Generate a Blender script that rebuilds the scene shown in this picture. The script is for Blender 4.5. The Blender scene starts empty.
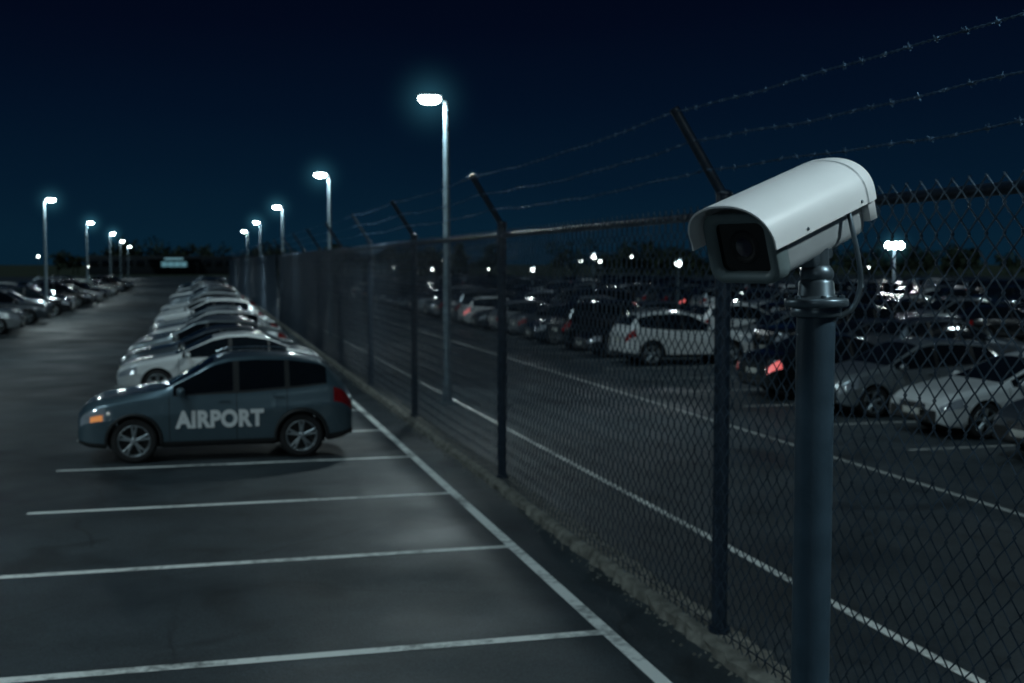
import bpy, bmesh, math, random
import numpy as np
from mathutils import Vector, Matrix, Euler
random.seed(7); np.random.seed(7)
scene = bpy.context.scene
col = scene.collection
rad = math.radians

# ---------------------------------------------------------------- materials
def nt(name):
    m = bpy.data.materials.new(name); m.use_nodes = True
    t = m.node_tree; b = t.nodes['Principled BSDF']
    return m, t, b
def mat(name, c, rough=.5, metal=0., coat=0., var=.12, nscale=8., bump=0., bscale=60., spec=.5, rvar=.08):
    m, t, b = nt(name)
    N, Lk = t.nodes, t.links
    tc = N.new('ShaderNodeTexCoord')
    n = N.new('ShaderNodeTexNoise'); n.inputs['Scale'].default_value = nscale; n.inputs['Detail'].default_value = 3
    Lk.new(tc.outputs['Object'], n.inputs['Vector'])
    r = N.new('ShaderNodeValToRGB')
    r.color_ramp.elements[0].position = .3; r.color_ramp.elements[1].position = .7
    r.color_ramp.elements[0].color = (*[x*(1-var) for x in c], 1)
    r.color_ramp.elements[1].color = (*[min(1, x*(1+var)) for x in c], 1)
    Lk.new(n.outputs['Fac'], r.inputs['Fac']); Lk.new(r.outputs['Color'], b.inputs['Base Color'])
    mr = N.new('ShaderNodeMapRange')
    mr.inputs['To Min'].default_value = max(0, rough-rvar); mr.inputs['To Max'].default_value = min(1, rough+rvar)
    Lk.new(n.outputs['Fac'], mr.inputs['Value']); Lk.new(mr.outputs['Result'], b.inputs['Roughness'])
    b.inputs['Metallic'].default_value = metal
    b.inputs['Coat Weight'].default_value = coat; b.inputs['Coat Roughness'].default_value = .06
    b.inputs['Specular IOR Level'].default_value = spec
    if bump > 0:
        n2 = N.new('ShaderNodeTexNoise'); n2.inputs['Scale'].default_value = bscale; n2.inputs['Detail'].default_value = 3
        Lk.new(tc.outputs['Object'], n2.inputs['Vector'])
        bp = N.new('ShaderNodeBump'); bp.inputs['Strength'].default_value = bump; bp.inputs['Distance'].default_value = .01
        Lk.new(n2.outputs['Fac'], bp.inputs['Height']); Lk.new(bp.outputs['Normal'], b.inputs['Normal'])
    return m
def emis(name, c, s):
    m, t, b = nt(name)
    b.inputs['Base Color'].default_value = (.8, .8, .8, 1)
    b.inputs['Emission Color'].default_value = (*c, 1); b.inputs['Emission Strength'].default_value = s
    return m

def asphalt(name, base, tint=(.76, .98, 1.12)):
    m, t, b = nt(name); N, Lk = t.nodes, t.links
    tc = N.new('ShaderNodeTexCoord')
    def noise(s, d=3, dist=0.):
        n = N.new('ShaderNodeTexNoise'); n.inputs['Scale'].default_value = s; n.inputs['Detail'].default_value = d
        n.inputs['Distortion'].default_value = dist
        Lk.new(tc.outputs['Object'], n.inputs['Vector']); return n
    def ramp(src, p0, p1, v0, v1):
        r = N.new('ShaderNodeMapRange'); r.inputs['From Min'].default_value = p0; r.inputs['From Max'].default_value = p1
        r.inputs['To Min'].default_value = v0; r.inputs['To Max'].default_value = v1
        Lk.new(src, r.inputs['Value']); return r.outputs['Result']
    def mul(a, bb):
        x = N.new('ShaderNodeMath'); x.operation = 'MULTIPLY'; Lk.new(a, x.inputs[0]); Lk.new(bb, x.inputs[1]); return x.outputs[0]
    big = ramp(noise(.16, 3, .6).outputs['Fac'], .3, .7, .62, 1.28)
    mid = ramp(noise(1.3, 5, .4).outputs['Fac'], .3, .7, .78, 1.2)
    fine = ramp(noise(55, 2).outputs['Fac'], .3, .7, .55, 1.45)
    stain = ramp(noise(.75, 3, 1.2).outputs['Fac'], .56, .67, 1.0, .55)
    nz = noise(1.1, 3)
    mx = N.new('ShaderNodeMixRGB'); mx.inputs[0].default_value = .22
    Lk.new(tc.outputs['Object'], mx.inputs[1]); Lk.new(nz.outputs['Color'], mx.inputs[2])
    vo = N.new('ShaderNodeTexVoronoi'); vo.feature = 'DISTANCE_TO_EDGE'; vo.inputs['Scale'].default_value = .33
    Lk.new(mx.outputs[0], vo.inputs['Vector'])
    ck = ramp(vo.outputs['Distance'], 0.0, .006, 0, 1)
    cm = ramp(noise(.25, 2).outputs['Fac'], .45, .53, 1, 0)
    mxm = N.new('ShaderNodeMath'); mxm.operation = 'MAXIMUM'; Lk.new(ck, mxm.inputs[0]); Lk.new(cm, mxm.inputs[1])
    crack = ramp(mxm.outputs[0], 0, 1, .45, 1)
    v = mul(mul(mul(big, mid), mul(fine, stain)), crack)
    vm = N.new('ShaderNodeVectorMath'); vm.operation = 'SCALE'
    vm.inputs[0].default_value = [base*x for x in tint]; Lk.new(v, vm.inputs['Scale'])
    Lk.new(vm.outputs[0], b.inputs['Base Color'])
    Lk.new(ramp(noise(.5, 3).outputs['Fac'], .3, .7, .40, .70), b.inputs['Roughness'])
    b.inputs['Specular IOR Level'].default_value = .45
    bp = N.new('ShaderNodeBump'); bp.inputs['Strength'].default_value = .5; bp.inputs['Distance'].default_value = .008
    Lk.new(noise(70, 2).outputs['Fac'], bp.inputs['Height']); Lk.new(bp.outputs['Normal'], b.inputs['Normal'])
    return m

def worn_paint(name, c=.5):
    m, t, b = nt(name); N, Lk = t.nodes, t.links
    tc = N.new('ShaderNodeTexCoord')
    n = N.new('ShaderNodeTexNoise'); n.inputs['Scale'].default_value = 9; n.inputs['Detail'].default_value = 8; n.inputs['Roughness'].default_value = .7
    n2 = N.new('ShaderNodeTexNoise'); n2.inputs['Scale'].default_value = .9; n2.inputs['Detail'].default_value = 3
    Lk.new(tc.outputs['Object'], n.inputs['Vector']); Lk.new(tc.outputs['Object'], n2.inputs['Vector'])
    ad = N.new('ShaderNodeMath'); ad.operation = 'ADD'; Lk.new(n.outputs['Fac'], ad.inputs[0]); Lk.new(n2.outputs['Fac'], ad.inputs[1])
    r = N.new('ShaderNodeValToRGB')
    r.color_ramp.elements[0].position = .36; r.color_ramp.elements[0].color = (.10, .11, .11, 1)
    r.color_ramp.elements[1].position = .51; r.color_ramp.elements[1].color = (c*.98, c, c*.96, 1)
    mr = N.new('ShaderNodeMath'); mr.operation = 'MULTIPLY'; mr.inputs[1].default_value = .5
    Lk.new(ad.outputs[0], mr.inputs[0]); Lk.new(mr.outputs[0], r.inputs['Fac'])
    Lk.new(r.outputs['Color'], b.inputs['Base Color']); b.inputs['Roughness'].default_value = .7
    return m

M = {}
M['ground'] = mat('dark_grass', (.03, .04, .02), .95, var=.4, nscale=.4)
M['asphalt'] = asphalt('asphalt', .050)
M['paint'] = worn_paint('worn_white_paint', .86)
M['paint2'] = worn_paint('faded_white_paint', .45)
M['kerb'] = mat('rough_concrete_kerb', (.15, .145, .125), .9, var=.5, nscale=7, bump=.9, bscale=25)
M['post'] = mat('black_fence_paint', (.011, .020, .034), .36, 0., var=.3, nscale=20)
M['wire'] = mat('fence_wire', (.065, .095, .13), .38, .7, var=.3)
M['barb'] = mat('barbed_wire_steel', (.11, .19, .29), .42, .8, var=.3)
M['lamp_pole'] = mat('galvanised_pole', (.13, .18, .21), .45, .5, var=.15)
M['lamp_glow'] = emis('lamp_diffuser', (.86, 1.0, .97), 60)
M['lamp_glow_s'] = emis('small_lamp_diffuser', (.88, 1.0, .95), 12)
M['cctv_white'] = mat('white_powder_coat', (.84, .85, .86), .32, 0, var=.03, nscale=5, bump=.05, bscale=300)
M['cctv_grey'] = mat('brushed_aluminium_housing', (.50, .53, .55), .36, .35, var=.08)
M['cctv_bezel'] = mat('grey_bezel', (.17, .22, .23), .4, .1, var=.06)
M['cctv_pole'] = mat('blue_grey_pole', (.040, .070, .098), .42, .25, var=.12, nscale=14, bump=.08, bscale=90)
M['bracket'] = mat('bracket_metal', (.13, .17, .20), .35, .7)
M['glassb'] = mat('camera_window', (.004, .005, .006), .06, 0, spec=.6, rvar=.02)
M['lens'] = mat('lens_glass', (.012, .01, .03), .03, .2, coat=1, rvar=.01)
M['carglass'] = mat('car_glass', (.006, .009, .012), .05, 0, spec=.8, rvar=.02)
M['trim'] = mat('black_trim', (.012, .013, .014), .55)
M['tyre'] = mat('tyre_rubber', (.014, .014, .015), .8, bump=.3)
M['rim'] = mat('alloy_rim', (.36, .40, .42), .34, .8)
M['head'] = mat('headlight_glass', (.55, .6, .65), .08, .5, coat=1)
M['tail'] = mat('tail_light', (.30, .010, .010), .15, 0, coat=1)
M['taillit'] = emis('lit_tail_light', (1, .06, .04), .7)
M['chrome'] = mat('chrome_trim', (.6, .62, .65), .15, 1)
M['plate'] = mat('number_plate', (.55, .55, .5), .5)
M['amber'] = emis('amber_indicator', (1, .36, .10), .4); M['amber'].node_tree.nodes['Principled BSDF'].inputs['Base Color'].default_value = (.5, .2, .06, 1)
M['text'] = mat('white_lettering', (.86, .88, .88), .45, var=.02)
M['leaf'] = mat('foliage', (.035, .05, .025), .8, var=.6, nscale=.5)
def paint(name, c, metal=.4, rough=.3): return mat(name, c, rough, metal, coat=1., var=.04, nscale=3, rvar=.04)
PAINT = {
 'hero': paint('blue_grey_paint', (.085, .135, .165), .45, .34),
 'white': paint('white_car_paint', (.64, .66, .66), 0., .3),
 'silver': paint('silver_car_paint', (.34, .38, .40), .7, .32),
 'grey': paint('grey_car_paint', (.09, .11, .13), .6, .3),
 'black': paint('black_car_paint', (.009, .012, .015), .3, .22),
 'navy': paint('navy_car_paint', (.012, .026, .042), .4, .25),
}

# ---------------------------------------------------------------- mesh builder
class MB:
    def __init__(s): s.v = []; s.f = []; s.m = []; s.s = []
    def add(s, vs, fs, mi=0, sm=True):
        o = len(s.v); s.v += [tuple(p) for p in vs]
        s.f += [tuple(i+o for i in f) for f in fs]; s.m += [mi]*len(fs); s.s += [sm]*len(fs)
    def box(s, c, size, mi=0, bev=0., rot=None):
        bm = bmesh.new(); bmesh.ops.create_cube(bm, size=1)
        bmesh.ops.scale(bm, vec=size, verts=bm.verts)
        if bev > 0: bmesh.ops.bevel(bm, geom=bm.edges[:], offset=bev, segments=3, affect='EDGES', profile=.5)
        if rot is not None: bmesh.ops.rotate(bm, cent=(0, 0, 0), matrix=rot, verts=bm.verts)
        bmesh.ops.translate(bm, vec=c, verts=bm.verts)
        bm.verts.index_update()
        s.add([v.co[:] for v in bm.verts], [[v.index for v in f.verts] for f in bm.faces], mi, bev > 0); bm.free()
    def ellipsoid(s, c, size, mi=0, seg=16, ring=10):
        bm = bmesh.new(); bmesh.ops.create_uvsphere(bm, u_segments=seg, v_segments=ring, radius=.5)
        bmesh.ops.scale(bm, vec=size, verts=bm.verts); bmesh.ops.translate(bm, vec=c, verts=bm.verts)
        bm.verts.index_update()
        s.add([v.co[:] for v in bm.verts], [[v.index for v in f.verts] for f in bm.faces], mi, True); bm.free()
    def tube(s, pts, r, mi=0, n=10, cap=True):
        pts = [Vector(p) for p in pts]; rs = r if hasattr(r, '__len__') else [r]*len(pts)
        vs = []; prev = None
        for i, p in enumerate(pts):
            d = (pts[min(i+1, len(pts)-1)]-pts[max(i-1, 0)]).normalized()
            if prev is None:
                a = Vector((0, 0, 1)) if abs(d.z) < .9 else Vector((1, 0, 0))
                x = d.cross(a).normalized()
            else: x = (prev-d*prev.dot(d)).normalized()
            prev = x; y = d.cross(x)
            for k in range(n):
                an = 2*math.pi*k/n; vs.append(p+(x*math.cos(an)+y*math.sin(an))*rs[i])
        fs = []
        for i in range(len(pts)-1):
            for k in range(n):
                a = i*n+k; b = i*n+(k+1) % n; fs.append((a, b, b+n, a+n))
        s.add(vs, fs, mi, True)
        if cap:
            s.add(vs[:n], [tuple(range(n))[::-1]], mi, False); s.add(vs[-n:], [tuple(range(n))], mi, False)
    def lathe(s, prof, c, axis='y', n=32, mi=0, flip=False):
        vs = []
        for (r, a) in prof:
            for k in range(n):
                t = 2*math.pi*k/n
                if axis == 'y': vs.append((c[0]+r*math.cos(t), c[1]+a, c[2]+r*math.sin(t)))
                elif axis == 'z': vs.append((c[0]+r*math.cos(t), c[1]+r*math.sin(t), c[2]+a))
                else: vs.append((c[0]+a, c[1]+r*math.cos(t), c[2]+r*math.sin(t)))
        fs = []
        for i in range(len(prof)-1):
            for k in range(n):
                a = i*n+k; b = i*n+(k+1) % n; fs.append((a, b, b+n, a+n))
        s.add(vs, fs, mi, True)
    def mesh(s, name, mats):
        me = bpy.data.meshes.new(name); me.from_pydata(s.v, [], s.f)
        for m in mats: me.materials.append(m)
        me.polygons.foreach_set('material_index', s.m); me.polygons.foreach_set('use_smooth', s.s)
        me.update()
        bm = bmesh.new(); bm.from_mesh(me); bmesh.ops.recalc_face_normals(bm, faces=bm.faces); bm.to_mesh(me); bm.free()
        return me
    def obj(s, name, mats, parent=None):
        o = bpy.data.objects.new(name, s.mesh(name, mats)); col.objects.link(o)
        if parent: o.parent = parent
        return o
def empty(name, loc=(0, 0, 0)):
    e = bpy.data.objects.new(name, None); e.location = loc; e.empty_display_size = .3; col.objects.link(e); return e
def np_mesh(name, V, F, mt, smooth=True):
    me = bpy.data.meshes.new(name); V = np.asarray(V, np.float32); F = np.asarray(F, np.int32)
    me.vertices.add(len(V)); me.vertices.foreach_set('co', V.ravel())
    k = F.shape[1]; me.loops.add(F.size); me.loops.foreach_set('vertex_index', F.ravel())
    me.polygons.add(len(F)); me.polygons.foreach_set('loop_start', np.arange(0, F.size, k, dtype=np.int32))
    me.polygons.foreach_set('loop_total', np.full(len(F), k, np.int32))
    me.polygons.foreach_set('use_smooth', np.full(len(F), smooth))
    me.materials.append(mt); me.update(calc_edges=True); me.validate()
    o = bpy.data.objects.new(name, me); col.objects.link(o); return o

# ---------------------------------------------------------------- ground
def sheet(name, x0, x1, y0, y1, z, m):
    b = MB(); b.add([(x0, y0, z), (x1, y0, z), (x1, y1, z), (x0, y1, z)], [(0, 1, 2, 3)], 0, False); return b.obj(name, [m])
sheet('ground', -2500, 2500, -800, 3500, 0, M['ground'])
sheet('parking_lot', -60, 190, -40, 300, .006, M['asphalt'])

LY = [9.1+3.07*k for k in range(0, 42)]
mk = MB()
def strip(x0, x1, y0, y1, mi=0, z=.011): mk.add([(x0, y0, z), (x1, y0, z), (x1, y1, z), (x0, y1, z)], [(0, 1, 2, 3)], mi, False)
strip(3.10, 3.22, -20, 150)
for y in LY: strip(-2.06, 3.10, y-.065, y+.065)
for k in range(-3, 40):
    y = 26+3.07*k
    strip(-12.0, -7.3, y-.055, y+.055, 1)
strip(5.31, 5.41, -10, 200, 0); strip(9.40, 9.50, -10, 200, 1)
RY0 = 16.95
for k in range(-3, 45):
    y = RY0+3.07*k
    strip(11.0, 21.6, y-.05, y+.05, 1); strip(27.4, 37.2, y-.05, y+.05, 1)
mk.obj('parking_lines', [M['paint'], M['paint2']])

ys = np.concatenate([np.arange(-6, 40, .12), np.arange(40, 175, 1.5)])
prof = [(3.74, 0.0), (3.76, .075), (3.80, .10), (4.02, .105), (4.08, .09), (4.10, 0.0)]
V = []; F = []
for i, y in enumerate(ys):
    for (x, z) in prof:
        j = .016 if y < 40 else 0
        V.append((x+random.gauss(0, j), y, max(0, z+random.gauss(0, j*.5)) if z > 0 else 0))
n = len(prof)
for i in range(len(ys)-1):
    for k in range(n-1): F.append((i*n+k, i*n+k+1, (i+1)*n+k+1, (i+1)*n+k))
np_mesh('concrete_kerb', V, F, M['kerb'], False)
gv = MB()
for _ in range(1800):
    y = random.uniform(4, 32); x = random.choice([3.73, 4.12])+random.gauss(0, .06)
    s = random.uniform(.006, .026)
    a = random.uniform(0, 3)
    pts = [(x+s*math.cos(a+k*2.09)*random.uniform(.7, 1.2), y+s*math.sin(a+k*2.09)*random.uniform(.7, 1.2), .006) for k in range(3)]+[(x, y, .006+s*.9)]
    gv.add(pts, [(0, 1, 3), (1, 2, 3), (2, 0, 3)], 0, False)
gv.obj('gravel', [M['kerb']])

# ---------------------------------------------------------------- fence
FX = 3.92
fence = empty('chain_link_fence', (FX, 0, 0))
posts = [-5.4, 1.6, 8.6, 15.65, 22.5, 28.6, 34.8]+[34.8+6.3*k for k in range(1, 22)]
RZ = 3.38
fp = MB()
for y in posts:
    fp.tube([(0, y, 0), (0, y, RZ+.16)], .062, 0, 16)
    fp.tube([(0, y, .1), (0, y, .14)], .085, 0, 16)
    fp.tube([(0.01, y, RZ+.12), (-.42, y, RZ+.80)], .038, 0, 10)
    fp.ellipsoid((0, y, RZ+.16), (.135, .135, .07), 0)
    for z in (.5, 1.2, 1.9, 2.6, 3.2): fp.tube([(0, y, z-.014), (0, y, z+.014)], .067, 0, 16)
fp.obj('posts', [M['post']], fence)
rl = MB()
for a, b in zip(posts[:-1], posts[1:]):
    rl.tube([(.0, a+.06, RZ), (0, b-.06, RZ)], .034, 0, 12, False)
rl.tube([(-.055, posts[0], .16), (-.055, posts[-1], .16)], .006, 0, 6)
rl.obj('top_rail', [M['post']], fence)

def chain(name, ya, yb, ns, pitch=.14, ph=.15, z0=.08, z1=3.50, r=.005):
    W = int((yb-ya)/(pitch/2)); K = int((z1-z0)/(ph/2))+1
    i = np.arange(W)[:, None]; k = np.arange(K)[None, :]
    sg = np.where((i+k) % 2 == 0, 1., -1.)
    y = ya+i*pitch/2+sg*(pitch/4+r*.8) + .0022*np.sin(i*1.7+k*.9)
    z = z0+k*ph/2+.002*np.sin(i*2.3+k*1.1)
    x = -.068+np.where(k % 2 == 0, 1, -1)*r*.9*sg + .014*np.sin(y*.9+z*1.3)
    rings = []
    for q in range(ns):
        a = 2*math.pi*q/ns
        rings.append(np.stack([x+r*math.cos(a), y+r*1.35*math.sin(a), z], -1))
    V = np.stack(rings, 2).reshape(-1, 3)
    base = (np.arange(W)[:, None, None]*K+np.arange(K-1)[None, :, None])*ns
    q = np.arange(ns)[None, None, :]; q2 = (q+1) % ns
    F = np.stack([base+q, base+q2, base+q2+ns, base+q+ns], -1).reshape(-1, 4)
    o = np_mesh(name, V, F, M['wire']); o.parent = fence; return o
chain('mesh_near', 1.0, 16.0, 6)
chain('mesh_mid', 16.0, 62.0, 4)
V = []; F = []
for dirn in (1, -1):
    for y in np.arange(62, 165, .25):
        a = (y, .08) if dirn > 0 else (y, 3.5); b = (y+3.42, 3.5) if dirn > 0 else (y+3.42, .08)
        o = len(V); r = .006
        for (yy, zz) in (a, b):
            V += [(-.068-r, yy, zz), (-.068, yy-r, zz), (-.068+r, yy, zz), (-.068, yy+r, zz)]
        F += [(o, o+1, o+5, o+4), (o+1, o+2, o+6, o+5), (o+2, o+3, o+7, o+6), (o+3, o, o+4, o+7)]
o = np_mesh('mesh_far', V, F, M['wire']); o.parent = fence

bw = MB()
for wi, (dx, z, sag) in enumerate([(-.41, 4.15, .05), (-.27, 3.93, .06), (-.15, 3.72, .05)]):
    for st in (0, 1):
        pts = []; y = 1.6; pi = 1
        while y < 34.8:
            while y > posts[pi+1]: pi += 1
            u = (y-posts[pi])/(posts[pi+1]-posts[pi])
            s = -sag*4*u*(1-u)
            a = y*2*math.pi/.11+st*math.pi
            w = .012*math.sin(y*2.3+wi*2)+.008*math.sin(y*5.1+wi)
            pts.append((dx+.005*math.cos(a)+w, y, z+s+.005*math.sin(a)+w*.7)); y += .0275 if y < 16 else .11
        bw.tube(pts, .0034, 0, 5, False)
    y = 3.0; pi = 1
    while y < 30:
        while y > posts[pi+1]: pi += 1
        u = (y-posts[pi])/(posts[pi+1]-posts[pi]); s = -sag*4*u*(1-u)
        w = .012*math.sin(y*2.3+wi*2)+.008*math.sin(y*5.1+wi)
        c = Vector((dx+w, y, z+s+w*.7))
        for q in range(2):
            a = random.uniform(0, 3.14); d = Vector((math.cos(a), random.uniform(-.6, .6), math.sin(a))).normalized()*.024
            bw.tube([c-d+Vector((0, .012*q, 0)), c+d+Vector((0, .012*q, 0))], .0028, 0, 4)
        bw.tube([c-Vector((0, .012, 0)), c+Vector((0, .02, 0))], .010, 0, 6)
        y += .22+random.uniform(-.03, .03)
    bw.tube([(dx, 34.8, z), (dx, 160, z)], .004, 0, 4, False)
bw.obj('barbed_wire', [M['barb']], fence)

# ---------------------------------------------------------------- cars
def keyf(keys, L, sig=.04):
    g = np.linspace(-.3, L+.3, 900); v = np.interp(g, [k[0] for k in keys], [k[1] for k in keys])
    st = g[1]-g[0]; n = int(3*sig/st); kx = np.arange(-n, n+1)*st; kr = np.exp(-kx**2/(2*sig*sig)); kr /= kr.sum()
    v = np.convolve(np.pad(v, n, mode='edge'), kr, 'valid')
    return lambda x: float(np.interp(x, g, v))
def car_mesh(name, S):
    L, W = S['L'], S['W']; top = keyf(S['top'], L); belt = keyf(S['belt'], L); sill = keyf(S['sill'], L, .03)
    wrf = keyf(S['wr'], L, .08); R = S['R']; Ra = R+.055
    def plan(x):
        f1 = .80+.20*math.sqrt(max(0, 1-(1-min(x/.55, 1))**2)); s = L-x
        f2 = .83+.17*math.sqrt(max(0, 1-(1-min(max(s, 0)/.45, 1))**2))
        return W/2*min(f1, f2)*(1-.012*abs(x-L/2)/L)
    cz = np.array([0, .08, .2, .42, .56, .68, .74, .93, 1.0]); cw = np.array([.925, .965, .985, .992, .996, 1.004, .990, .968, .945])
    def side_w(x, z):
        zs = belt(x); r = (z-.2)/(zs-.2); return plan(x)*float(np.interp(r, cz, cw))
    xs = list(np.arange(0, L+.001, .06))+[0, .008, .02, .035, .09, L, L-.008, L-.02, L-.035, L-.09]
    for xw in S['wheels']:
        for a in np.linspace(0, math.pi, 25): xs.append(xw+Ra*math.cos(a))
        xs += [xw-Ra-.004, xw+Ra+.004]
    for x in S['seams']: xs += [x, x+.011]
    for a, b in S['pillars']: xs += [a, b]
    for k in ('ws', 'rw', 'side'): xs += list(S[k])
    xs = sorted(set(round(min(max(x, 0), L), 4) for x in xs)); xs = [x for i, x in enumerate(xs) if i == 0 or x-xs[i-1] > .0025]
    fl = [0, .05, .12, .22, .35, .48, .6, .66, .7, .8, .9, .96, 1.0]; fu = [.07, .35, .65, .90, 1.0]; fr = [.94, .8, .6, .4, .2, 0]
    G = []
    for x in xs:
        zb = sill(x)
        for xw in S['wheels']:
            if abs(x-xw) <= Ra+.0015: zb = max(zb, R+math.sqrt(max(0, Ra**2-(x-xw)**2)))
        zs = max(belt(x), zb+.02); zt = max(top(x), zs+.02)
        row = [(0., zb)]
        for f in fl:
            z = zb+(zs-zb)*f; row.append((side_w(x, min(z, zs)), z))
        wsh = row[-1][0]; wr = min(plan(x)*wrf(x), wsh-.01); ze = zs+(zt-zs)*.88 if (zt-zs) < .4 else zt-.048
        for f in fu:
            b = math.sin(math.pi*f)*.02*min(1, (zt-zs)/.4)
            row.append((wsh+(wr-wsh)*f+b, zs+(ze-zs)*f))
        for f in fr: row.append((wr*f, ze+(zt-ze)*(1-f**2.2)))
        G.append(row)
    nr = len(G[0]); nl = len(fl); nu = len(fu); B = MB()
    tl = S.get('tail', .30)
    def rowmat(i, j, x0, x1):
        xm = (x0+x1)/2; hh = G[i][1+nl+nu-1][1]-G[i][nl][1]
        if j == 0: return 2
        if j < nl:
            f = (fl[j-1]+fl[min(j, nl-1)])/2
            if xm < .40 and xm > .03 and .66 < f < .93: return 9 if (S.get('amber') and .16 < xm < .34 and f < .85) else 5
            if xm > L-tl and .74 < f < .97: return 6
            if f < (.13 if S['clad'] else .05): return 2
            for s in S['seams']:
                if abs(xm-s-.0055) < .005 and f > .05: return 2
            return 0
        if j <= nl+nu-1:
            q = j-nl
            if S['side'][0] < xm < S['side'][1] and hh > .1:
                if q == 0: return 7 if S['chrome'] else 2
                if q == nu-1: return 0
                for a, b in S['pillars']:
                    if a < xm < b: return 2
                return 1
            return 0
        if S['ws'][0] < xm < S['ws'][1] or S['rw'][0] < xm < S['rw'][1]:
            return 1 if j > nl+nu else 0
        return 0
    for sgn in (1, -1):
        vs = [(x, sgn*p[0], p[1]) for x, r in zip(xs, G) for p in r]
        groups = {}
        for i in range(len(xs)-1):
            for j in range(nr-1):
                q = (i*nr+j, i*nr+j+1, (i+1)*nr+j+1, (i+1)*nr+j)
                groups.setdefault(rowmat(i, j, xs[i], xs[i+1]), []).append(q)
        o = len(B.v); B.v += vs
        for mi, fs in groups.items():
            B.f += [tuple(k+o for k in f) for f in fs]; B.m += [mi]*len(fs); B.s += [True]*len(fs)
    for i in (0, len(xs)-1):
        r = G[i]
        for j in range(1, nr-1):
            z = (r[j][1]+r[j+1][1])/2
            B.add([(xs[i], -r[j][0], r[j][1]), (xs[i], r[j][0], r[j][1]), (xs[i], r[j+1][0], r[j+1][1]), (xs[i], -r[j+1][0], r[j+1][1])], [(0, 1, 2, 3)], 2 if (i == 0 and z < .5) else 0, False)
    zf = belt(0)
    B.box((0.0, 0, zf-.02), (.05, W*.42, .13), 2, .02)
    for q in (-.035, 0, .035): B.box((-.022, 0, zf-.02+q), (.012, W*.38, .010), 7, .003)
    B.box((.0, 0, .33), (.06, W*.5, .09), 2, .02)
    B.box((-.035, 0, .44), (.012, .5, .11), 8, .004)
    for sg in (1, -1): B.box((.03, sg*W*.31, .36), (.05, .16, .07), 5, .02)
    B.box((L+.004, 0, max(.55, belt(L)-.08)), (.014, .5, .11), 8, .004)
    B.box((L-.02, 0, .36), (.08, W*.6, .1), 2, .02)
    for sg in (1, -1): B.box((L-.05, sg*W*.35, belt(L)+.0), (.09, W*.13, .11), 6, .03)
    mx = S['side'][0]+.12
    for sg in (1, -1):
        w = side_w(mx, belt(mx))
        B.ellipsoid((mx, sg*(w+.10), belt(mx)+.07), (.13, .20, .14), 0)
        B.tube([(mx, sg*(w-.02), belt(mx)+.03), (mx, sg*(w+.07), belt(mx)+.05)], .02, 2, 6)
        for s in S['handles']:
            B.box((s, sg*(side_w(s, belt(s)-.11)+.012), belt(s)-.10), (.17, .022, .026), 7 if S['chrome'] else 0, .008)
    for xw in S['wheels']:
        for sg in (1, -1):
            pts = []
            for a in np.linspace(-.12, math.pi+.12, 22):
                x = xw+Ra*math.cos(a); z = R+Ra*math.sin(a); pts.append((x, sg*(side_w(x, max(z, .22))-.006), z))
            B.tube(pts, .030 if S['clad'] else .012, 2 if S['clad'] else 0, 6)
    if S['rails']:
        for sg in (1, -1):
            pts = [(x, sg*(W/2*wrf(x)-.05), top(x)+.03) for x in np.linspace(S['ws'][1]+.15, S['rw'][0]-.1, 9)]
            pts = [(pts[0][0]-.1, pts[0][1], pts[0][2]-.05)]+pts+[(pts[-1][0]+.1, pts[-1][1], pts[-1][2]-.05)]
            B.tube(pts, .016, 7, 6)
    for xw in S['wheels']:
        for sg in (1, -1):
            yo = sg*(W/2-.03); c = (xw, yo, R)
            P = [(R*.62, -.20), (R*.9, -.205), (R*.985, -.18), (R, -.14), (R, -.06), (R*.985, -.02), (R*.93, .0), (R*.80, .006), (R*.70, -.006)]
            B.lathe([(r, a*sg) for r, a in P], c, 'y', 36, 3)
            B.lathe([(R*.70, -.004*sg), (R*.68, .004*sg), (R*.64, -.012*sg), (R*.62, -.05*sg), (R*.60, -.1*sg)], c, 'y', 36, 4)
            B.lathe([(R*.64, -.085*sg), (.001, -.085*sg)], c, 'y', 24, 2)
            B.lathe([(R*.17, -.05*sg), (R*.17, -.008*sg), (R*.12, .002*sg), (.001, .004*sg)], c, 'y', 16, 4)
            for k in range(5):
                for dd in (-.16, .16):
                    a = 2*math.pi*k/5+.3
                    p0 = (xw+R*.12*math.cos(a), yo-.022*sg, R+R*.12*math.sin(a)); p1 = (xw+R*.66*math.cos(a+dd), yo-.012*sg, R+R*.66*math.sin(a+dd))
                    B.tube([p0, p1], [.026, .017], 4, 6)
    B.box((L/2, 0, .28), (L*.8, W*.62, .16), 2, .03)
    me = B.mesh(name, [PAINT['white'], M['carglass'], M['trim'], M['tyre'], M['rim'], M['head'], M['tail'], M['chrome'], M['plate'], M['amber']])
    return me, side_w
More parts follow.
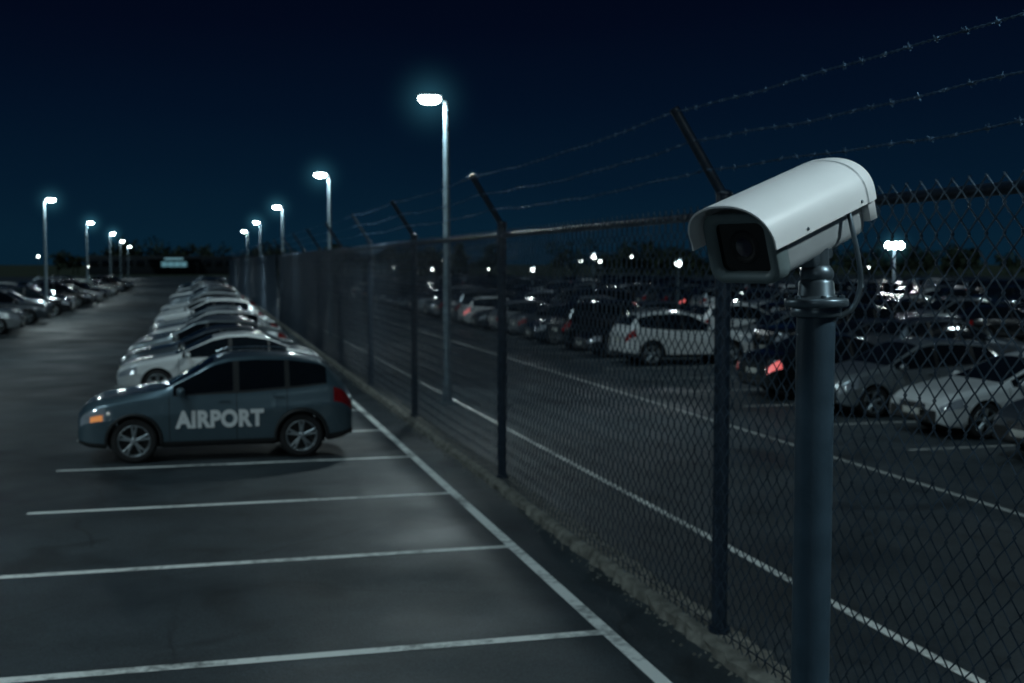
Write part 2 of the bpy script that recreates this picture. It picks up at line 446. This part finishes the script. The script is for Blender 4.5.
SUV = dict(L=4.08, W=1.80, R=.342, wheels=[.80, 3.28], clad=True, chrome=False, rails=True, amber=True, tail=.30,
  top=[(0, .74), (.06, .88), (.22, .955), (.7, 1.03), (1.1, 1.09), (1.27, 1.13), (1.95, 1.53), (2.2, 1.60), (2.6, 1.62), (3.1, 1.60), (3.45, 1.54), (3.62, 1.50), (3.94, 1.17), (4.01, 1.06), (4.08, .88)],
  belt=[(0, .62), (.06, .77), (.25, .86), (.8, .945), (1.25, .995), (2.5, 1.03), (3.3, 1.09), (3.72, 1.14), (3.92, 1.07), (4.02, .95), (4.08, .80)],
  sill=[(0, .34), (.15, .27), (.5, .23), (3.5, .23), (3.9, .29), (4.08, .38)],
  wr=[(0, .78), (1.2, .86), (1.4, .84), (2.1, .71), (3.2, .69), (3.6, .69), (4.08, .82)],
  side=(1.37, 3.68), ws=(1.25, 1.98), rw=(3.62, 3.92), pillars=[(2.26, 2.35), (3.04, 3.11)], seams=[1.31, 2.30, 3.06], handles=[2.12, 2.94])
SEDAN = dict(L=4.5, W=1.78, R=.32, wheels=[.86, 3.58], clad=False, chrome=True, rails=False,
  top=[(0, .60), (.08, .70), (.3, .79), (1.0, .91), (1.28, .96), (2.05, 1.34), (2.4, 1.42), (2.85, 1.43), (3.3, 1.35), (3.95, 1.04), (4.3, 1.0), (4.45, .93), (4.5, .75)],
  belt=[(0, .53), (.08, .62), (.3, .72), (1.2, .87), (3.9, .96), (4.3, .91), (4.45, .8), (4.5, .66)],
  sill=[(0, .30), (.15, .22), (.5, .18), (4.0, .18), (4.35, .24), (4.5, .34)],
  wr=[(0, .78), (1.2, .85), (1.4, .83), (2.1, .68), (3.2, .66), (3.9, .78), (4.5, .80)],
  side=(1.40, 3.72), ws=(1.26, 2.08), rw=(3.28, 3.93), pillars=[(2.42, 2.50), (3.30, 3.35)], seams=[1.32, 2.46, 3.36], handles=[2.28, 3.18])
HATCH = dict(L=3.95, W=1.74, R=.31, wheels=[.74, 3.22], clad=False, chrome=False, rails=False,
  top=[(0, .62), (.08, .74), (.3, .85), (.9, .97), (1.1, 1.01), (1.8, 1.41), (2.2, 1.49), (2.9, 1.47), (3.4, 1.40), (3.72, 1.12), (3.88, .95), (3.95, .8)],
  belt=[(0, .54), (.08, .66), (.3, .77), (1.0, .90), (2.5, .96), (3.5, 1.02), (3.75, 1.0), (3.9, .82), (3.95, .70)],
  sill=[(0, .30), (.15, .22), (.5, .18), (3.4, .18), (3.8, .24), (3.95, .34)],
  wr=[(0, .78), (1.0, .86), (1.2, .84), (1.9, .70), (3.2, .68), (3.95, .80)],
  side=(1.20, 3.5), ws=(1.08, 1.82), rw=(3.40, 3.76), pillars=[(2.10, 2.18), (2.92, 3.02)], seams=[1.14, 2.14, 2.98], handles=[1.98, 2.82])
BIGSUV = dict(L=4.6, W=1.88, R=.37, wheels=[.90, 3.72], clad=False, chrome=True, rails=True,
  top=[(0, .80), (.06, .94), (.25, 1.03), (.9, 1.10), (1.25, 1.15), (1.85, 1.62), (2.2, 1.72), (3.3, 1.71), (3.9, 1.65), (4.15, 1.58), (4.45, 1.22), (4.55, 1.05), (4.6, .85)],
  belt=[(0, .68), (.06, .82), (.3, .93), (1.2, 1.04), (4.1, 1.14), (4.38, 1.10), (4.55, .92), (4.6, .75)],
  sill=[(0, .36), (.15, .29), (.5, .26), (4.1, .26), (4.45, .32), (4.6, .40)],
  wr=[(0, .82), (1.2, .87), (1.4, .85), (2.0, .74), (4.1, .71), (4.6, .80)],
  side=(1.36, 4.18), ws=(1.22, 1.88), rw=(4.14, 4.46), pillars=[(2.40, 2.49), (3.36, 3.44)], seams=[1.30, 2.44, 3.40], handles=[2.26, 3.2])
cars = {}
cars['suv'], hero_w = car_mesh('suv_body', SUV)
cars['sedan'], _ = car_mesh('sedan_body', SEDAN)
cars['hatch'], _ = car_mesh('hatch_body', HATCH)
cars['big'], _ = car_mesh('large_suv_body', BIGSUV)
LEN = dict(suv=4.08, sedan=4.5, hatch=3.95, big=4.6)
def place(kind, paintn, nose_x, y, flip=False, name='parked_car', yaw=0., tail=False):
    o = bpy.data.objects.new(name, cars[kind]); col.objects.link(o)
    o.material_slots[0].link = 'OBJECT'; o.material_slots[0].material = PAINT[paintn]
    if tail: o.material_slots[6].link = 'OBJECT'; o.material_slots[6].material = M['taillit']
    if kind == 'suv' and name == 'parked_car': o.material_slots[9].link = 'OBJECT'; o.material_slots[9].material = M['head']
    if flip: o.rotation_euler = (0, 0, math.pi+yaw); o.location = (nose_x+LEN[kind], y, .006)
    else: o.location = (nose_x, y, .006); o.rotation_euler = (0, 0, yaw)
    return o
hero = place('suv', 'hero', -1.80, 19.55, name='airport_suv')
cu = bpy.data.curves.new('lettering', 'FONT'); cu.body = 'AIRPORT'; cu.size = .315; cu.offset = .0165; cu.align_x = 'CENTER'; cu.align_y = 'CENTER'
cu.space_character = 1.07; cu.extrude = .0015
to = bpy.data.objects.new('tmp', cu); col.objects.link(to)
bpy.context.view_layer.update()
dg = bpy.context.evaluated_depsgraph_get()
tme = bpy.data.meshes.new_from_object(to.evaluated_get(dg)); bpy.data.objects.remove(to)
wmax = max(hero_w(x, z) for x in np.linspace(1.3, 2.9, 20) for z in np.linspace(.45, .8, 12))
for v in tme.vertices: v.co = (2.06+v.co.x*.95, -(wmax+.004+v.co.z), .635+v.co.y*1.08)
tme.materials.clear(); tme.materials.append(M['text'])
tx = bpy.data.objects.new('airport_lettering', tme); col.objects.link(tx); tx.parent = hero

kinds = ['sedan', 'hatch', 'suv', 'big', 'sedan', 'hatch']
cols_ = ['black', 'grey', 'silver', 'white', 'navy', 'grey', 'black', 'silver', 'grey', 'black', 'navy', 'white', 'grey', 'black', 'navy']
yy = 19.55+3.07*3
seq = [('sedan', 'white'), ('sedan', 'grey'), ('hatch', 'silver'), ('sedan', 'silver'), ('hatch', 'white'), ('sedan', 'grey'), ('sedan', 'silver'), ('suv', 'white'), ('sedan', 'grey'), ('hatch', 'white')]
for i in range(32):
    k, p = seq[i] if i < len(seq) else (random.choice(kinds), random.choice(cols_[:8]))
    place(k, p, -1.9+random.uniform(-.15, .35), yy+3.07*i+random.uniform(-.12, .12), yaw=random.uniform(-.015, .015))
for i in range(38):
    y = 33.6+3.07*i
    for x0 in (-11.9, -17.2):
        if random.random() < .1: continue
        place(random.choice(kinds), random.choice(cols_), x0+random.uniform(-.2, .2), y+random.uniform(-.1, .1), flip=x0 > -15, tail=random.random() < .06)
for i in range(30):
    for x0 in (-30., -35.3):
        if random.random() < .2: continue
        place(random.choice(kinds), random.choice(cols_), x0+random.uniform(-.2, .2), 70+3.07*i, flip=x0 > -32)
fixed = {0: ('sedan', 'white'), 1: ('hatch', 'silver'), 2: ('sedan', 'black'), 3: None, 4: None, 5: ('suv', 'white'), 6: ('sedan', 'black'), 7: ('big', 'black'), 8: ('hatch', 'navy'), 9: ('sedan', 'grey'), 10: ('hatch', 'silver')}
for i in range(-1, 42):
    y = RY0+3.07*(i+.5)
    r = fixed.get(i, (random.choice(kinds), random.choice(cols_)))
    if r: place(r[0], r[1], 11.9+random.uniform(-.1, .15), y, flip=(i in (2, 5, 7, 9) or (i > 9 and random.random() < .4)), yaw=random.uniform(-.02, .02), tail=(i in (2, 12)))
    for x0 in (16.9, 27.6, 32.6, 43.5, 48.6, 60., 65.2, 76, 81.2):
        if (x0/y > .98) or random.random() < .12 or (x0 > 50 and y > 110): continue
        if i == 0 and x0 == 16.9: continue
        place(random.choice(kinds), random.choice(cols_), x0+random.uniform(-.2, .2), y+random.uniform(-.1, .1), flip=random.random() < .5, tail=random.random() < .04)

# ---------------------------------------------------------------- street lamps
halo_m = bpy.data.materials.new('lamp_bloom'); halo_m.use_nodes = True  # emissive falloff volume paints bloom around lamp heads; no mist scatters light
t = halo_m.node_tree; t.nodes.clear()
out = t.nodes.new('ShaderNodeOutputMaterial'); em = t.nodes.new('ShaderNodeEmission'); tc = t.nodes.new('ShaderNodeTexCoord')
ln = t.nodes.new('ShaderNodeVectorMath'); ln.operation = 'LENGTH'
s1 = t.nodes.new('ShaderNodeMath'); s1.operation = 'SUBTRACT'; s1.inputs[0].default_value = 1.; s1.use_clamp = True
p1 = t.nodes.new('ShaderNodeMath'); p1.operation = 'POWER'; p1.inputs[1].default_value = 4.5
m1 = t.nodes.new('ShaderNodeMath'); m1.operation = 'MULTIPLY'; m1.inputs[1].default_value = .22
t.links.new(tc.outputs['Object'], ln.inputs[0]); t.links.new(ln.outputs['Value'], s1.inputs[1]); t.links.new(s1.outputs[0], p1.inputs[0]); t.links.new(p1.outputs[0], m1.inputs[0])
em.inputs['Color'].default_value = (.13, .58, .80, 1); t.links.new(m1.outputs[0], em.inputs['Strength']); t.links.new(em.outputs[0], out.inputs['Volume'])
bm = bmesh.new(); bmesh.ops.create_icosphere(bm, subdivisions=3, radius=1); halo_me = bpy.data.meshes.new('bloom_sphere'); bm.to_mesh(halo_me); bm.free(); halo_me.materials.append(halo_m)

def street_lamp(x, y, side=-1, h=6.5, power=200, halo=1.3):
    e = empty('street_lamp', (x, y, .006))
    b = MB()
    b.tube([(0, 0, 0), (0, 0, .5), (0, 0, .52), (0, 0, h)], [.11, .10, .085, .06], 0, 14)
    b.box((0, 0, .02), (.34, .34, .04), 0, .01)
    b.tube([(0, 0, h-.05), (side*.06, 0, h+.03), (side*.2, 0, h+.07)], .04, 0, 8)
    b.ellipsoid((side*.36, 0, h+.13), (.58, .34, .13), 0)
    b.obj('pole', [M['lamp_pole']], e)
    g = MB(); g.ellipsoid((side*.36, 0, h+.05), (.48, .34, .22), 0)
    g.obj('diffuser', [M['lamp_glow']], e)
    if power > 0:
        ld = bpy.data.lights.new('lamp_light', 'AREA'); ld.shape = 'DISK'; ld.size = .4; ld.energy = power; ld.color = (.76, .96, 1.0)
        lo = bpy.data.objects.new('lamp_light', ld); lo.location = (side*.36, 0, h-.07); col.objects.link(lo); lo.parent = e
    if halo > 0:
        ho = bpy.data.objects.new('bloom_halo', halo_me); ho.scale = (halo,)*3; ho.location = (side*.36, 0, h+.03); col.objects.link(ho); ho.parent = e
    return e
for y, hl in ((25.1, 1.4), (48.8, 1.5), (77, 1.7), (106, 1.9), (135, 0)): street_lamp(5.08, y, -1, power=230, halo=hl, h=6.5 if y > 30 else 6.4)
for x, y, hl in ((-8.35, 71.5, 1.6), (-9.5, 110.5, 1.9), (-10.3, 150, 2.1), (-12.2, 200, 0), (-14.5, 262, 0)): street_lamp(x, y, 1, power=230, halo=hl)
street_lamp(-9.3, 10.9, 1, power=320, halo=0); street_lamp(-9.3, 41, 1, power=230, halo=0)
street_lamp(-9.3, -13, 1, power=260, halo=0); street_lamp(5.08, .9, -1, power=230, halo=0)  # last one unseen, continues the fence row, added to brighten the security camera
street_lamp(39.8, 24, 1, h=8, power=450, halo=0); street_lamp(39.8, 46, 1, h=8, power=450, halo=0); street_lamp(24.4, 21, 1, h=7, power=200, halo=0)  # the two tallest stand out of view, added for glints on the cars
def walkway_lamp(x, y, h, lit=True, s=.21):
    e = empty('walkway_lamp', (x, y, .006)); b = MB()
    b.tube([(0, 0, 0), (0, 0, h-.08)], .04, 0, 8); b.ellipsoid((0, 0, h+.1), (.32, .32, .07), 0); b.box((0, 0, .02), (.2, .2, .04), 0, .01)
    b.obj('pole', [M['lamp_pole']], e)
    g = MB(); g.ellipsoid((0, 0, h), (s, s, s*.95), 0); g.obj('globe', [M['lamp_glow_s']], e)
    if lit:
        ld = bpy.data.lights.new('globe_light', 'POINT'); ld.shadow_soft_size = .15; ld.energy = 70; ld.color = (.82, .97, 1)
        lo = bpy.data.objects.new('globe_light', ld); lo.location = (0, 0, h+.35); col.objects.link(lo); lo.parent = e
for (x, y, h) in ((16.5, 40, 3.0), (16.5, 49.5, 3.3), (16.5, 59.4, 2.7), (16.5, 87, 2.6), (32.2, 95, 3.2), (32.2, 70, 2.9), (-17.3, 95, 3)):
    walkway_lamp(x, y, h)
for (x, y, h, s) in ((48.2, 104, 2.8, .22), (64.8, 128, 3.3, .3), (80, 150, 2.6, .26), (32.2, 135, 2.4, .24), (48.2, 150, 3.4, .3), (22, 140, 2.6, .24), (95, 170, 3.2, .34), (70, 190, 4.2, .34), (40, 200, 3.6, .34), (112, 186, 2.4, .3), (14, 170, 2.4, .26), (-34, 150, 3.2, .3), (-46, 190, 4.0, .34), (-28, 118, 2.6, .22), (-60, 215, 3.6, .34), (-38, 230, 2.6, .34), (-25, 205, 4.2, .34), (-20.5, 240, 2.5, .3)):
    walkway_lamp(x, y, h, False, s)
e = empty('floodlight_mast', (61.0, 97, .006)); b = MB()
b.tube([(0, 0, 0), (0, 0, 4.5)], [.12, .07], 0, 12); b.tube([(-.8, .45, 4.5), (.8, -.45, 4.5)], .05, 0, 8); b.box((0, 0, .03), (.4, .4, .06), 0, .01)
g = MB()
for q in (-.48, .0, .48):
    b.box((q, -.6*q/1.1, 4.66), (.5, .22, .34), 0, .04, Matrix.Rotation(-.5, 3, 'Z'))
    g.ellipsoid((q-.06, -.6*q/1.1-.13, 4.66), (.62, .24, .60), 0)
b.obj('mast', [M['lamp_pole']], e); g.obj('lamps', [M['lamp_glow']], e)
ld = bpy.data.lights.new('flood_light', 'POINT'); ld.energy = 1500; ld.shadow_soft_size = .4; ld.color = (.85, .95, 1)
lo = bpy.data.objects.new('flood_light', ld); lo.location = (-.5, -1, 4.9); col.objects.link(lo); lo.parent = e
ho = bpy.data.objects.new('bloom_halo', halo_me); ho.scale = (2.6,)*3; ho.location = (0, 0, 4.6); col.objects.link(ho); ho.parent = e

# ---------------------------------------------------------------- terminal building at the end of the aisle
e = empty('terminal_building', (-7, 345, 0)); b = MB()
b.box((0, 10, 2.6), (46, 16, 5.2), 0, .1); b.box((0, 1.5, 4.4), (14, 3.4, .35), 0, .05)
for q in (-6.4, 6.4): b.tube([(q, .2, 0), (q, .2, 4.3)], .15, 0, 8)
for k in range(-7, 8):
    if abs(k*3) < 6: continue
    b.box((k*3, 1.95, 3.2), (2.0, .1, 1.4), 2, .02)
b.box((0, 1.95, 2.9), (7, .12, 1.4), 1, .02)
for k in range(-2, 3): b.box((k*1.7, 1.86, 2.9), (.12, .08, 1.5), 0)
b.box((0, -.25, 4.4), (5, .1, .5), 1, .02)
b.obj('building', [mat('dark_cladding', (.03, .036, .042), .6), emis('lit_windows', (.25, .60, .72), .3), M['carglass']], e)

# ---------------------------------------------------------------- tree line
V = []; F = []
def leafq(c, s):
    n = Vector((random.gauss(0, 1), random.gauss(0, 1), random.gauss(0, 1))).normalized()
    a = n.orthogonal().normalized()*s; bb = n.cross(a).normalized()*s*.7; o = len(V)
    V.extend([c-a, c-bb, c+a, c+bb]); F.append((o, o+1, o+2, o+3))
for i in range(230):
    x = random.uniform(-190, 330); y = random.uniform(240, 300)-abs(x)*.12
    if abs(x+7) < 34 and y < 380: y = 372
    h = random.uniform(4.5, 8.5)*(1.25 if y > 350 else 1); w = h*random.uniform(.4, .7)
    o = len(V)
    for k in range(5):
        a = k*2*math.pi/5; V.append(Vector((x+.22*math.cos(a), y+.22*math.sin(a), 0)))
    V.append(Vector((x, y, h*.7))); V.append(Vector((x, y, h*.7)))
    for k in range(5): F.append((o+k, o+(k+1) % 5, o+5, o+6))
    lobes = [(Vector((x+random.gauss(0, w*.45), y+random.gauss(0, w*.4), h*random.uniform(.3, .85))), w*random.uniform(.3, .55)) for _ in range(7)]
    for c, r in lobes:
        for _ in range(42):
            d = Vector((random.gauss(0, 1), random.gauss(0, 1), random.gauss(0, .8))).normalized()*r*random.random()**.4
            p = c+d
            if p.z > .3: leafq(p, random.uniform(.25, .6))
np_mesh('distant_tree_line', [v[:] for v in V], F, M['leaf'], False)

# ---------------------------------------------------------------- security camera
PX, PY = 1.684, 3.068; DZ = .030
sc = empty('security_camera', (PX, PY, .006))
b = MB()
b.tube([(0, 0, 0), (0, 0, 2.82+DZ)], .054, 0, 40)
b.lathe([(.19, 0), (.19, .012), (.185, .016), (.056, .018)], (0, 0, 0), 'z', 36, 0)
for k in range(4):
    a = k*math.pi/2+.78; b.tube([(.14*math.cos(a), .14*math.sin(a), .016), (.14*math.cos(a), .14*math.sin(a), .05)], .014, 1, 6)
b.obj('pole', [M['cctv_pole'], M['bracket']], sc)
b = MB(); c0 = (0, 0, DZ)
b.lathe([(.001, 2.815), (.066, 2.815), (.070, 2.82), (.070, 2.838), (.066, 2.843), (.086, 2.844), (.089, 2.848), (.089, 2.862), (.085, 2.867), (.056, 2.870), (.052, 2.876), (.048, 2.912), (.042, 2.922), (.001, 2.924)], c0, 'z', 40, 0)
for k in range(6):
    a = k*math.pi/3+.3; b.tube([(.072*math.cos(a), .072*math.sin(a), 2.866+DZ), (.072*math.cos(a), .072*math.sin(a), 2.876+DZ)], .008, 0, 6)
b.ellipsoid((0, 0, 2.935+DZ), (.095, .095, .075), 0, 24, 14)
b.tube([(0, 0, 2.93+DZ), (-.012, .003, 3.05+DZ)], [.036, .042], 0, 20)
b.box((-.012, .004, 3.02), (.10, .075, .05), 0, .01, Matrix.Rotation(rad(206), 3, 'Z') @ Matrix.Rotation(rad(19), 3, 'Y'))
b.obj('bracket', [M['bracket']], sc)
SCL = .98
hc = Vector((-.080, .043, 3.126)); HR = (Matrix.Rotation(rad(206), 4, 'Z') @ Matrix.Rotation(rad(18), 4, 'Y'))
HM = Matrix.Translation(hc) @ HR @ Matrix.Scale(SCL, 4)
hs = empty('housing'); hs.parent = sc; hs.matrix_local = HM
def rrect(w, h, r, n=8):
    pts = []
    for (cy, cz, a0) in ((w/2-r, h/2-r, 0), (-w/2+r, h/2-r, 90), (-w/2+r, -h/2+r, 180), (w/2-r, -h/2+r, 270)):
        for k in range(n+1):
            a = rad(a0+90*k/n); pts.append((cy+r*math.cos(a), cz+r*math.sin(a)))
    return pts
def loft(B, secs, mi=0, cap0=True, cap1=True):
    n = len(secs[0][1]); vs = [(x, y, z) for x, ps in secs for (y, z) in ps]; fs = []
    for i in range(len(secs)-1):
        for k in range(n): fs.append((i*n+k, i*n+(k+1) % n, (i+1)*n+(k+1) % n, (i+1)*n+k))
    B.add(vs, fs, mi, True)
    if cap0: B.add(vs[:n], [tuple(range(n))], mi, False)
    if cap1: B.add(vs[-n:], [tuple(range(n))], mi, False)
OZ = -.028
def sh(ps, dz=OZ): return [(y, z+dz) for y, z in ps]
BW, BH = .230, .190
b = MB()
loft(b, [(-.225, sh(rrect(BW-.02, BH-.02, .035))), (-.215, sh(rrect(BW-.004, BH-.004, .04))), (-.20, sh(rrect(BW, BH, .04))), (.165, sh(rrect(BW, BH, .04)))])
b.obj('body', [M['cctv_grey']], hs)
b = MB()
o1 = lambda w, r: sh(rrect(BW+w, BH+w, r))
loft(b, [(.166, o1(.008, .04)), (.168, o1(.012, .042)), (.215, o1(.012, .042)), (.221, o1(.004, .04)), (.221, o1(-.040, .026)), (.198, o1(-.052, .022))], 0, True, False)
b.obj('front_bezel', [M['cctv_bezel']], hs)
b = MB(); b.add([(.199, y, z) for y, z in o1(-.050, .023)], [tuple(range(36))], 0, False); b.obj('front_window', [M['glassb']], hs)
b = MB()
b.lathe([(.001, .2005), (.030, .2005), (.036, .202), (.044, .205), (.047, .201), (.05, .1995)], (0, 0, OZ), 'x', 36, 0)
b.obj('lens_ring', [M['trim']], hs)
b = MB(); b.lathe([(.001, .206), (.012, .205), (.022, .203), (.028, .2015)], (0, 0, OZ), 'x', 30, 0); b.obj('lens', [M['lens']], hs)
def hoodsec(w, zt, zb, n=28, p=2.3):
    pts = [(w/2, zb)]
    for k in range(n+1):
        a = math.pi*k/n; c_, s_ = math.cos(a), math.sin(a)
        pts.append((w/2*math.copysign(abs(c_)**(2/p), c_), (zt)*abs(s_)**(2/p)))
    pts.append((-w/2, zb)); return pts
def hood():
    V = []; F = []
    xs = [-.25, -.247, -.235, -.20, -.1, 0, .1, .2, .27]
    for x in xs:
        f = 1-.02*max(0, (x < -.24))
        for wd, zt, zb in ((.296, .112, -.022), (.286, .106, -.022)):
            s = hoodsec(wd*f, zt*f, zb)
            for (y, z) in s:
                xx = x
                if x > .19: xx = x - (.022*(1-max(0, z)/.112)**1.3)*((x-.19)/.08)
                V.append((xx, y, z))
    n = len(hoodsec(1, 1, 0))
    for i in range(len(xs)-1):
        a = i*2*n; c = (i+1)*2*n
        for k in range(n-1):
            F.append((a+k, a+k+1, c+k+1, c+k)); F.append((a+n+k, c+n+k, c+n+k+1, a+n+k+1))
        F.append((a, c, c+n, a+n)); F.append((a+n-1, a+2*n-1, c+2*n-1, c+n-1))
    for base in (0, (len(xs)-1)*2*n):
        for k in range(n-1): F.append((base+k, base+k+1, base+n+k+1, base+n+k))
    bm = bmesh.new(); vv = [bm.verts.new(v) for v in V]
    for f in F: bm.faces.new([vv[i] for i in f])
    bmesh.ops.recalc_face_normals(bm, faces=bm.faces)
    me = bpy.data.meshes.new('sun_shield'); bm.to_mesh(me); bm.free(); me.materials.append(M['cctv_white'])
    for p in me.polygons: p.use_smooth = True
    o = bpy.data.objects.new('sun_shield', me); col.objects.link(o); o.parent = hs
    es = o.modifiers.new('es', 'EDGE_SPLIT'); es.split_angle = rad(40)
hood()
b = MB()
loft(b, [(-.268, [(y*.86, z*.86) for y, z in hoodsec(.27, .107, -.06)]), (-.262, [(y*.95, z*.95) for y, z in hoodsec(.27, .107, -.075)]), (-.250, hoodsec(.274, .107, -.08)), (-.215, hoodsec(.274, .107, -.08))])
b.obj('rear_cap', [M['cctv_white']], hs)
b = MB()
for x0 in (-.205,):
    o_ = hoodsec(.299, .1135, -.022)
    n = len(o_); vs = [(x0, y, z) for y, z in o_]+[(x0+.005, y, z) for y, z in o_]
    b.add(vs, [(k, k+1, n+k+1, n+k) for k in range(n-1)], 0)
b.obj('joint_band', [M['cctv_grey']], hs)
b = MB()
for sgn in (1, -1):
    for x in (-.17, .1): b.lathe([(.001, .003*sgn), (.004, .003*sgn), (.005, .0)], (x, sgn*.1485, -.008), 'y', 12, 0)
b.box((-.05, 0, -.127), (.16, .07, .014), 0, .005)
b.obj('mounting_plate', [M['bracket']], hs)
b = MB()
cp = []
P = [Vector((.085, -.02, 3.14)), Vector((.09, -.035, 3.09)), Vector((.104, -.045, 3.01)), Vector((.112, -.045, 2.94)), Vector((.095, -.04, 2.875)), Vector((.055, -.03, 2.845))]
for i in range(len(P)-1):
    p0 = P[max(i-1, 0)]; p1 = P[i]; p2 = P[i+1]; p3 = P[min(i+2, len(P)-1)]
    for k in range(8):
        u = k/8; cp.append(.5*((2*p1)+(-p0+p2)*u+(2*p0-5*p1+4*p2-p3)*u*u+(-p0+3*p1-3*p2+p3)*u**3))
cp.append(P[-1]); b.tube(cp, .0075, 0, 10)
b.obj('cable', [M['bracket']], sc)

# ---------------------------------------------------------------- world, moonlight, camera
w = bpy.data.worlds.new('World'); scene.world = w; w.use_nodes = True
t = w.node_tree; bg = t.nodes['Background']
tc = t.nodes.new('ShaderNodeTexCoord'); sx = t.nodes.new('ShaderNodeSeparateXYZ'); rp = t.nodes.new('ShaderNodeValToRGB')
nz = t.nodes.new('ShaderNodeTexNoise'); nz.inputs['Scale'].default_value = 2.2; nz.inputs['Detail'].default_value = 5
mp = t.nodes.new('ShaderNodeMapping'); mp.inputs['Scale'].default_value = (1, 1, 4)
ma = t.nodes.new('ShaderNodeMath'); ma.operation = 'MULTIPLY_ADD'; ma.inputs[1].default_value = .05
t.links.new(tc.outputs['Generated'], mp.inputs['Vector']); t.links.new(mp.outputs[0], nz.inputs['Vector'])
t.links.new(tc.outputs['Generated'], sx.inputs[0]); t.links.new(nz.outputs['Fac'], ma.inputs[0]); t.links.new(sx.outputs['Z'], ma.inputs[2])
t.links.new(ma.outputs[0], rp.inputs['Fac']); t.links.new(rp.outputs[0], bg.inputs['Color'])
cr = rp.color_ramp
cr.elements[0].position = 0.0; cr.elements[0].color = (.0022, .014, .028, 1)
cr.elements[1].position = 1.0; cr.elements[1].color = (.0005, .0011, .0042, 1)
for p, c in ((.04, (.0022, .014, .029)), (.09, (.0014, .0094, .023)), (.15, (.0009, .0054, .0165)), (.22, (.0007, .0027, .0105)), (.30, (.0006, .0016, .0068))):
    q = cr.elements.new(p); q.color = (*c, 1)
bg.inputs['Strength'].default_value = 1.0
sd = bpy.data.lights.new('moon', 'SUN'); sd.energy = .60; sd.angle = rad(14); sd.color = (.62, .89, 1.0)
so = bpy.data.objects.new('moon', sd); col.objects.link(so); so.rotation_euler = Vector((.42, .30, -.86)).to_track_quat('-Z', 'Y').to_euler()

cd = bpy.data.cameras.new('camera'); co = bpy.data.objects.new('camera', cd); col.objects.link(co)
co.location = (0, 0, 3.0); co.rotation_euler = (rad(90-3.70), 0, rad(-14.54)); cd.lens = 42.19; cd.sensor_width = 36
cd.clip_end = 6000; cd.clip_start = .05
cd.dof.use_dof = True; cd.dof.focus_distance = 4.0; cd.dof.aperture_fstop = 3.2; cd.dof.aperture_blades = 0
scene.camera = co
scene.view_settings.view_transform = 'Standard'; scene.view_settings.look = 'None'; scene.view_settings.exposure = 0
